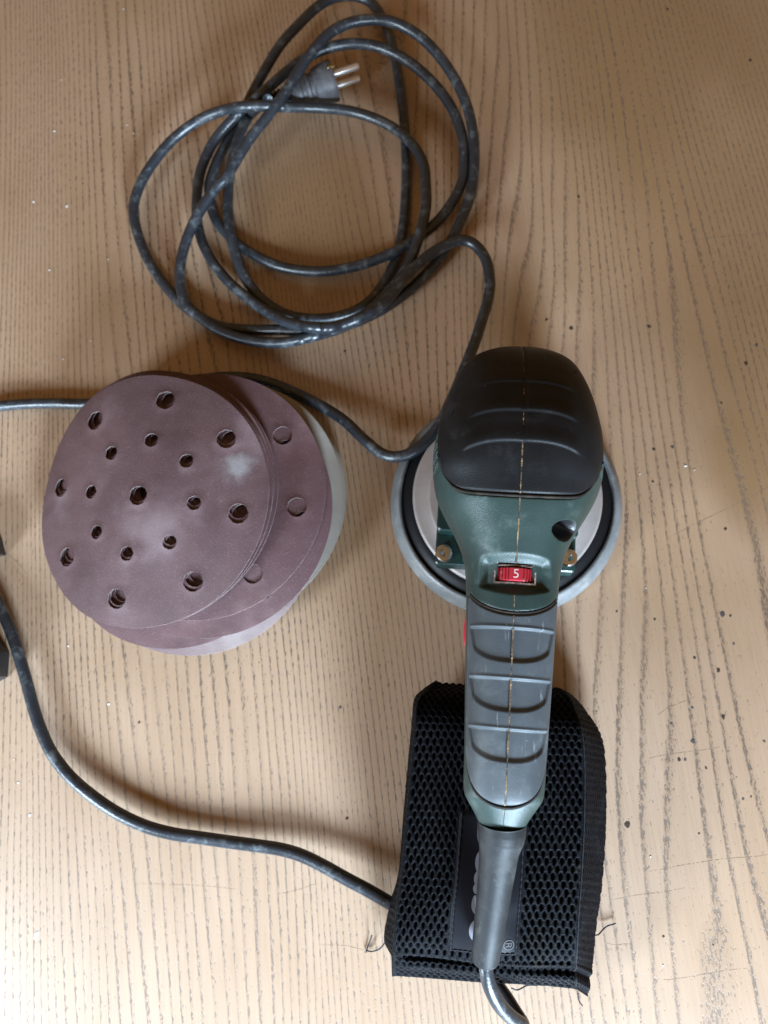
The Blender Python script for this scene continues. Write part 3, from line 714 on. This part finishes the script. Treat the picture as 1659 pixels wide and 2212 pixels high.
def plug():
    a0 = P(*r1(648, 420), .0185); a1 = P(*r1(915, 332), .0185)
    ax = a1 - a0; L = np.linalg.norm(ax); ax /= L
    sd = np.cross([0, 0, 1], ax); up = np.array([0, 0, 1.0])
    def ring(d, ry, rz, n=40, pw=2.6):
        a = np.linspace(0, 2 * np.pi, n, endpoint=False); e = 2 / pw
        return a0 + ax * d + np.outer(ry * np.sign(np.cos(a)) * np.abs(np.cos(a)) ** e, sd) + np.outer(rz * np.sign(np.sin(a)) * np.abs(np.sin(a)) ** e, up)
    # ribbed sleeve
    R_ = []; n = 40
    for k in range(60):
        f = k / 59; r = (4.6 + 2.2 * f + (.9 if (k // 4) % 2 else 0)) * mm; R_.append(ring((-6 + 24 * f) * mm, r, r, n, 2.0))
    V = np.concatenate(R_); F = grid_faces(60, n, True)
    mk('plug_sleeve', V, F, M['cord'], cord_o, sharp=35)
    prof = [(15, 5, 5), (17, 8, 7), (20, 11, 9.5), (24, 12, 11), (26, 12.2, 11.2), (27, 11, 10), (29.5, 11, 10), (30.5, 12.6, 11.8), (33, 12.8, 12), (34, 11.6, 10.8), (36.5, 11.8, 11), (37.5, 14, 13), (44, 15.5, 15), (L / mm - 4, 16.6, 16.3), (L / mm - 1, 16.8, 16.6), (L / mm, 16.2, 16.0), (L / mm, 14.2, 14.0), (L / mm - 6, 13.8, 13.6), (L / mm - 6, .5, .5)]
    V = np.concatenate([ring(d * mm, ry * .88 * mm, rz * .88 * mm, n, 2.3) for d, ry, rz in prof]); F = grid_faces(len(prof), n, True)
    mk('plug_body', V, F, M['plug'], cord_o, sharp=40)
    for s_, h in ((-.2, 8.0), (.2, -8.0)):
        b = a0 + ax * (L - .006) + sd * s_ * 9.4 * mm + up * h * mm
        V, F = tube(np.array([b, b + ax * .012, b + ax * .025, b + ax * .0265, b + ax * .027]), np.array([2.7, 2.7, 2.7, 2.2, .9]) * mm, 24)
        mk('plug_pin', V, F, M['pin'], cord_o, sharp=40)
    b = a0 + ax * (L - .004) + up * 13.5 * mm
    V, F = tube(np.array([b, b + ax * .004, b + ax * .006]), np.array([1.6, 1.6, 1.2]) * mm, 10)
    mk('earth_clip', V, F, M['brass'], cord_o, sharp=40)
plug()

# ------------------------------------------------------------------ dust bag
BAGROWS = np.array([  # left base, left seam, right seam, right base  (px, py, z mm)
    [(940,1471,28),(946,1473,32),(1204,1485,32),(1210,1486,28)],
    [(913,1489,20),(920,1492,45),(1228,1502,45),(1239,1504,20)],
    [(895,1510,18),(902,1515,54),(1240,1533,54),(1272,1543,18)],
    [(889,1560,16),(896,1563,62),(1254,1575,60),(1300,1590,16)],
    [(881,1640,16),(889,1640,64),(1261,1645,62),(1309,1655,16)],
    [(871,1760,16),(878,1760,64),(1261,1765,62),(1309,1770,16)],
    [(861,1880,17),(867,1880,63),(1256,1890,60),(1303,1895,16)],
    [(842,1952,20),(857,1960,61),(1250,1980,58),(1293,1988,15)],
    [(829,2026,16),(850,2038,57),(1246,2062,54),(1283,2072,14)],
    [(846,2066,15),(847,2072,47),(1244,2098,44),(1275,2106,13)],
    [(847,2104,12),(848,2107,34),(1246,2138,31),(1268,2149,12)]], float)
BR = np.array([[P(a, b, z * mm) for a, b, z in row] for row in BAGROWS])
bag = thing('dust_bag', ((BR[5, 0] + BR[5, 3]) / 2) * [1, 1, 0] , 'black mesh fabric dust bag lying under the handle of the sander', 'dust bag')
NV, NU = 330, 300
def bag_surface():
    rows = catmull(BR.reshape(len(BR), -1), NV).reshape(NV, 4, 3)
    U = np.linspace(0, 1, NU); k = np.array([0, .13, .80, 1.0])          # share of the width: left side, top panel, right side
    G = np.zeros((NV, NU, 3))
    for i in range(NV):
        for c_ in range(3): G[i, :, c_] = np.interp(U, k, rows[i, :, c_])
    # soften the seam edges a little across the width
    ker = np.array([1, 2, 3, 4, 3, 2, 1.0]); ker /= ker.sum()
    Gp = np.pad(G, ((0, 0), (3, 3), (0, 0)), 'edge'); G = sum(ker[q] * Gp[:, q:q + NU] for q in range(7))
    Vv = np.linspace(0, 1, NV)[:, None]; x = np.clip((U[None] - .13) / .67, 0, 1)
    z = 4.5 * np.sin(np.pi * x) ** .8 * sstep(0, .12, Vv) * sstep(1.0, .85, Vv)
    z += (2.2 * np.sin(8 * x + 6 * Vv + 1.5 * np.sin(5 * Vv)) + 1.3 * np.sin(15 * Vv - 6 * x)) * np.sin(np.pi * x) * sstep(0.05, .2, Vv)
    z -= 4.5 * np.exp(-((Vv - .885 - .035 * (x - .3)) / .016) ** 2) * sstep(0, .1, x) * (1 - .4 * x)      # fold near the end
    z += 2.6 * np.exp(-((Vv - .93 - .02 * x) / .02) ** 2) * sstep(0, .1, x)
    z += 2.0 * np.exp(-((Vv - .85 - .03 * (x - .3)) / .018) ** 2) * sstep(0, .1, x)
    rn = rng.standard_normal((9, 9)); from_ = np.linspace(0, 8, NV); to_ = np.linspace(0, 8, NU)
    t1 = np.array([np.interp(to_, range(9), r) for r in rn]); t2 = np.array([np.interp(from_, range(9), t1[:, j]) for j in range(NU)]).T
    ks = np.ones(41) / 41; t2 = np.apply_along_axis(lambda q: np.convolve(np.pad(q, 20, 'edge'), ks, 'valid'), 0, t2); t2 = np.apply_along_axis(lambda q: np.convolve(np.pad(q, 20, 'edge'), ks, 'valid'), 1, t2)
    z += 2.4 * t2
    G[..., 2] += z * mm
    return G, rows
BG, BROWS = bag_surface()
def build_bag():
    G = BG; Nn = normals(G); Nn *= np.sign(np.sum(Nn[..., 2]))
    du = np.linalg.norm(np.diff(G, axis=1), axis=2); au = np.concatenate([np.zeros((NV, 1)), np.cumsum(du, 1)], 1)
    au = (au - au[:, NU // 2:NU // 2 + 1])
    dv = np.linalg.norm(np.diff(G[:, NU // 2], axis=0), axis=1); av = np.concatenate([[0], np.cumsum(dv)])[:, None]
    pu, pv = 4.15 * mm, 3.9 * mm
    row = np.round(av / pv); fv = av / pv - row
    fu = au / pu + .5 * (row % 2); fu = fu - np.round(fu)
    # neighbouring rows too, so that each teardrop keeps its full length
    hole = 0
    for dr in (-1, 0, 1):
        r_ = row + dr; y = (av - r_ * pv) / mm; x = au / pu + .5 * (r_ % 2); x = (x - np.round(x)) * pu / mm
        wid = np.where(y > 0, 1.0 * np.clip(1 - y / 2.5, 0, 1), 1.0 * np.sqrt(np.clip(1 - (y / 1.5) ** 2, 0, 1)))
        hole = np.maximum(hole, sstep(wid + .3, wid - .4, np.abs(x)) * (wid > .12))
    U = np.linspace(0, 1, NU)[None]; x = (U - .13) / .67
    lab = sstep(.28, .30, x) * sstep(.70, .68, x) * sstep(4.85, 4.95, np.linspace(0, 10, NV)[:, None]) * sstep(8.12, 8.02, np.linspace(0, 10, NV)[:, None])
    seamm = 1 - sstep(.9 * mm, 2 * mm, np.abs(U - .80) * .16) * sstep(.9 * mm, 2 * mm, np.abs(U - .13) * .16)
    off = -2.2 * mm * hole * (1 - lab) * (1 - seamm) * (1 - .75 * sstep(.80, .83, U)) * sstep(0, .03, U) * sstep(1, .985, np.linspace(0, 1, NV)[:, None]) + .25 * mm * seamm
    off += .25 * mm * rng.standard_normal(off.shape) * .35
    top = G + Nn * off[..., None]
    V = top.reshape(-1, 3).tolist(); F = grid_faces(NV, NU)
    # underside and end closures
    rim = [i * NU for i in range(NV)] + [(NV - 1) * NU + j for j in range(1, NU)] + [i * NU + NU - 1 for i in range(NV - 2, -1, -1)] + [j for j in range(NU - 2, 0, -1)]
    n0 = len(V); cx = np.mean([V[i] for i in rim], 0)
    for i in rim:
        p = np.array(V[i]); q = p + (cx - p) * .06; V.append([q[0], q[1], min(p[2], .016) * .8])
    V.append([cx[0], cx[1], .010]); m_ = len(rim)
    for k in range(m_):
        a, b = rim[k], rim[(k + 1) % m_]; F.append((a, b, n0 + (k + 1) % m_, n0 + k)); F.append((n0 + k, n0 + (k + 1) % m_, n0 + m_))
    mk('mesh_fabric', V, F, M['bag'], bag)

    def on_bag(x, v, lift):
        """point on the top panel: x 0..1 across it, v 0..10 along the rows"""
        fi = np.clip(np.asarray(v) / 10 * (NV - 1), 0, NV - 1.001); fj = np.clip((.13 + .67 * np.asarray(x)) * (NU - 1), 0, NU - 1.001)
        i, j = fi.astype(int), fj.astype(int); a, b = (fi - i)[..., None], (fj - j)[..., None]
        p = G[i, j] * (1 - a) * (1 - b) + G[i + 1, j] * a * (1 - b) + G[i, j + 1] * (1 - a) * b + G[i + 1, j + 1] * a * b
        nn = Nn[i, j]; return p + nn * lift
    # label
    xs, vs = np.meshgrid(np.linspace(.30, .68, 40), np.linspace(4.9, 8.05, 80))
    e = np.minimum(np.minimum(xs - .30, .68 - xs) * 60, np.minimum(vs - 4.9, 8.05 - vs) * 12)
    T = on_bag(xs, vs, (.75 * mm * sstep(-.1, 1, e) - .1 * mm)[..., None]); B_ = on_bag(xs, vs, -.4 * mm)
    n_ = xs.size; V = np.concatenate([T.reshape(-1, 3), B_.reshape(-1, 3)]); F = grid_faces(80, 40) + grid_faces(80, 40, off=n_, flip=True)
    lb = mk('label', V, F, M['tag'], bag)
    # lettering runs down the label, feet of the letters to the left
    x0, v0 = .493, 7.68
    su = np.linalg.norm(on_bag(np.array(.6), np.array(6.), 0) - on_bag(np.array(.4), np.array(6.), 0)) / .2
    sv = np.linalg.norm(on_bag(np.array(.5), np.array(7.), 0) - on_bag(np.array(.5), np.array(6.), 0))
    def lay(c_, xo, vo): return on_bag(xo + c_[:, 1] / su, vo + c_[:, 0] / sv, (.8 * mm + c_[:, 2])[:, None])
    text_mesh('metabo', 25 * mm, .1 * mm, lambda q: lay(q, x0 + .0, 7.72), 'lettering', M['print'], lb, align='RIGHT', offset=.0006, res=12)
    text_mesh('\u00ae', 7.8 * mm, .1 * mm, lambda q: lay(q, .618, 7.72), 'registered_mark', M['print_dim'], lb, offset=.0)
    # stitching round the label and along the seam
    st = []
    for x_, a, b in ((.315, 4.95, 8.0), (.665, 4.95, 8.0)): st.append(on_bag(np.full(60, x_), np.linspace(a, b, 60), .85 * mm))
    st.append(on_bag(np.linspace(.31, .67, 40), np.full(40, 7.98), .85 * mm))
    for q in st:
        V, F = tube(q, .28 * mm * (1 + .6 * np.sign(np.sin(np.arange(len(q)) * 2.1))), 6); mk('stitching', V, F, M['stitch'], lb)
    q = on_bag(np.full(120, 1.0), np.linspace(1.5, 9.6, 120), .5 * mm); V, F = tube(q, .34 * mm * (1 + .25 * np.sin(np.arange(120) * 1.9)), 8)
    mk('seam_piping', V, F, M['stitch'], bag)
    # loose threads at the hems
    for T_ in ([(1285, 2020, 12), (1293, 2018, 6), (1302, 2008, 3), (1312, 2000, 2), (1325, 1996, 2), (1330, 1994, 2)], [(1248, 2146, 14), (1249, 2156, 8), (1252, 2164, 4), (1258, 2172, 2)],
               [(832, 2035, 12), (822, 2048, 5), (812, 2053, 2), (800, 2055, 1.5), (790, 2052, 1.2)], [(803, 2020, 6), (799, 2033, 2), (794, 2046, 1.2), (791, 2057, 1)], [(1105, 2134, 10), (1118, 2138, 4), (1140, 2128, 2), (1160, 2128, 8)]):
        q = catmull(np.array([P(a, b, z * mm) for a, b, z in T_]), 30); V, F = tube(q, .42 * mm, 6); mk('loose_thread', V, F, M['thread'], bag)
build_bag()

# ------------------------------------------------------------------ pile of sanding discs
DR = 87 * mm
CT = P(302, 1073, .042)[:2]
def pile(x, y):
    """height field of the top of the pile"""
    dx = (x - CT[0]) / DR; dy = (y - CT[1]) / DR
    left = np.clip(-dx, 0, 1.4)
    h = 42 - 31 * left ** 1.55 - 4.0 * np.clip(dx, 0, 2) ** 2
    h = h - 1.0 * np.clip(dy, 0, 1.4) ** 2 - 12 * np.clip(-dy, 0, 1.4) ** 2
    h = h + 1.2 * np.sin(2.3 * dx + 3.1 * dy + .6) + .7 * np.sin(5.2 * dx - 3.3 * dy)
    return np.maximum(h, 4.5) * mm
rings = [(0, 0, 6.6)] + [(math.cos(math.radians(2 + 45 * k)) * 39, math.sin(math.radians(2 + 45 * k)) * 39, 4.9) for k in range(8)] + [(math.cos(math.radians(45 * k)) * 69, math.sin(math.radians(45 * k)) * 69, 6.8) for k in range(8)]
def flat_disc():
    pts, edges = [], []
    def loop(cx, cy, r, n, jit=0):
        s_ = len(pts)
        for k in range(n):
            a = 2 * math.pi * k / n; rr_ = r * (1 + jit * rng.standard_normal()); pts.append((cx + rr_ * math.cos(a), cy + rr_ * math.sin(a)))
        for k in range(n): edges.append((s_ + k, s_ + (k + 1) % n))
    loop(0, 0, 87, 200, 0)
    for cx, cy, r in rings: loop(cx, cy, r, 26, .008)
    for cx, cy, r in rings:
        for k in range(20): pts.append((cx + (r + 1.3) * math.cos(k * math.pi / 10), cy + (r + 1.3) * math.sin(k * math.pi / 10)))
    g_ = 4.2
    for i in range(-24, 25):
        for j in range(-24, 25):
            x, y = (i + .5 * (j % 2)) * g_, j * g_ * .87
            if math.hypot(x, y) < 85 and all(math.hypot(x - a, y - b) > r + 3.2 for a, b, r in rings): pts.append((x, y))
    v, e, f = delaunay_2d_cdt([Vector(p) for p in pts], edges, [], 0, 1e-6)[:3]
    v = np.array([q[:] for q in v]); F = []
    for t in f:
        c_ = v[list(t)].mean(0)
        if math.hypot(*c_) < 87.1 and all(math.hypot(c_[0] - a, c_[1] - b) > r * .93 for a, b, r in rings): F.append(tuple(t))
    cnt = {}
    for t in F:
        for a, b in zip(t, t[1:] + t[:1]): cnt[(a, b)] = 1
    rim = [(a, b) for a, b in cnt if (b, a) not in cnt]
    return v * mm, F, rim
FV, FF, FRIM = flat_disc()
def disc(px, py, frac, lift, rot, material, label, curl=0.0, curl_dir=0.0):
    z0 = frac * 0.040 + lift * mm
    c_ = P(px, py, z0)[:2]
    ca, sa = math.cos(math.radians(rot)), math.sin(math.radians(rot))
    fl = FV @ np.array([[ca, sa], [-sa, ca]])
    r = np.linalg.norm(fl, axis=1); u = fl / np.maximum(r, 1e-9)[:, None]
    xy = np.tile(c_, (len(fl), 1)); K = 24
    for k in range(K):                                   # walk outwards so the paper bends without stretching
        d = r / K; p1 = xy + u * d[:, None] * .5; e = 1e-3
        sl = frac * (pile(*(p1 + u * e).T) - pile(*(p1 - u * e).T)) / (2 * e)
        xy = xy + u * (d / np.sqrt(1 + sl ** 2))[:, None]
    z = frac * pile(*xy.T) + lift * mm
    for a, b, hr in rings: z = z + .45 * mm * np.exp(-((np.hypot(FV[:, 0] - a * mm, FV[:, 1] - b * mm) - hr * mm) / (1.1 * mm)) ** 2)
    if curl:
        q = fl @ np.array([math.cos(math.radians(curl_dir)), math.sin(math.radians(curl_dir))]) / DR
        z = z + curl * mm * np.clip(q - .35, 0, 1) ** 2
    n = len(xy); top = np.column_stack([xy, z]); bot = np.column_stack([xy, z - .5 * mm])
    V = np.concatenate([top, bot]); F = list(FF) + [tuple(i + n for i in t[::-1]) for t in FF] + [(b, a, a + n, b + n) for a, b in FRIM]
    base = np.array([c_[0], c_[1], 0]) * S
    me = bpy.data.meshes.new('sanding_disc'); me.from_pydata((V * S - base).tolist(), [], [tuple(int(i) for i in f) for f in F]); me.update()
    me.materials.append(material); me.materials.append(M['paper_edge'])
    me.polygons.foreach_set('material_index', np.array([0] * (2 * len(FF)) + [1] * len(FRIM), dtype=np.int32))
    o = link('sanding_disc', me, None, None); o.location = base; me.set_sharp_from_angle(angle=math.radians(50))
    return tag(o, label, 'sanding disc', 'sanding discs in the pile')
G_ = 1.0
disc(302, 1073, 1.00, 2.4, -11, M['grit_top'], 'dusty maroon sanding disc on top of the pile, all seventeen holes showing')
disc(304, 1066, .975, 1.9, -10, M['grit'], 'maroon sanding disc directly under the topmost disc, only its edge showing')
disc(312, 1071, .95, 1.4, -12, M['grit'], 'maroon sanding disc, third from the top, its rim showing at the right')
disc(316, 1059, .925, .9, -10, M['grit'], 'maroon sanding disc, fourth from the top, its rim showing at the right')
disc(325, 1064, .90, .4, 11, M['grit'], 'maroon sanding disc, fifth from the top, lowest of the tightly stacked upper five')
disc(428, 1062, .76, 0, -10, M['grit'], 'maroon sanding disc shifted right below the upper stack, three filled holes showing')
disc(441, 1098, .735, 0, 37, M['grit'], 'maroon sanding disc showing a crescent along the lower right edge of the pile')
disc(374, 1122, .67, 0, 2, M['grit'], 'maroon sanding disc sticking out at the lower left of the pile')
disc(418, 1136, .60, 0, 20, M['grit_lit'], 'maroon sanding disc sticking out lowest at the bottom of the pile, coloured pale as if lit')
disc(470, 1074, .44, 0, 30, M['velcro'], 'off-white backing of an upturned sanding disc at the right, uppermost of the three pale ones', 5, 25)
disc(476, 1077, .37, 0, 5, M['velcro'], 'off-white backing of an upturned sanding disc at the right, middle of the three pale ones', 4, 20)
disc(481, 1076, .29, 0, 18, M['velcro'], 'off-white backing of an upturned sanding disc lowest at the right, on the table', 2, 15)

# ------------------------------------------------------------------ dark objects cut by the left edge
def slab_thing(name, corners, z1, label, cat, ch):
    """black moulded block with chamfered top edge; corners are floor-plan points"""
    C_ = np.array(corners); base = np.array([C_[:, 0].mean(), C_[:, 1].mean(), 0])
    t = thing(name, base, label, cat)
    V, F = [], []; n = len(C_); cen = C_.mean(0)
    for z, k in ((.0005, 1.0), (z1 * .55, 1.0), (z1 - .001, ch), (z1, ch - .02)):
        V += [(*(cen + (p - cen) * k), z) for p in C_]
    F = grid_faces(4, n, True) + [tuple(range(3 * n, 4 * n))]
    mk('shell', V, F, M['dark_plastic'], t, smooth=False)
    cap = [(*(cen + (p - cen) * (ch - .2)), z1 + .0004) for p in C_] + [(*(cen + (p - cen) * (ch - .2)), z1 + .003) for p in C_] + [(*(cen + (p - cen) * (ch - .25)), z1 + .0035) for p in C_]
    mk('lid', cap, grid_faces(3, n, True) + [tuple(range(2 * n, 3 * n))], M['dark_plastic'], t, smooth=False)
    return t
slab_thing('black_box', [P(18, 1462, 0)[:2], P(22, 1410, 0)[:2], P(-20, 1345, 0)[:2], P(-150, 1330, 0)[:2], P(-150, 1500, 0)[:2], P(-5, 1475, 0)[:2]], .030, 'black plastic box cut off by the left edge, below the loop of cord', 'box', .86)
slab_thing('black_block', [P(14, 1200, 0)[:2], P(6, 1165, 0)[:2], P(-30, 1135, 0)[:2], P(-110, 1135, 0)[:2], P(-110, 1215, 0)[:2]], .018, 'black block barely showing at the left edge, level with the sanding discs', 'block', .86)
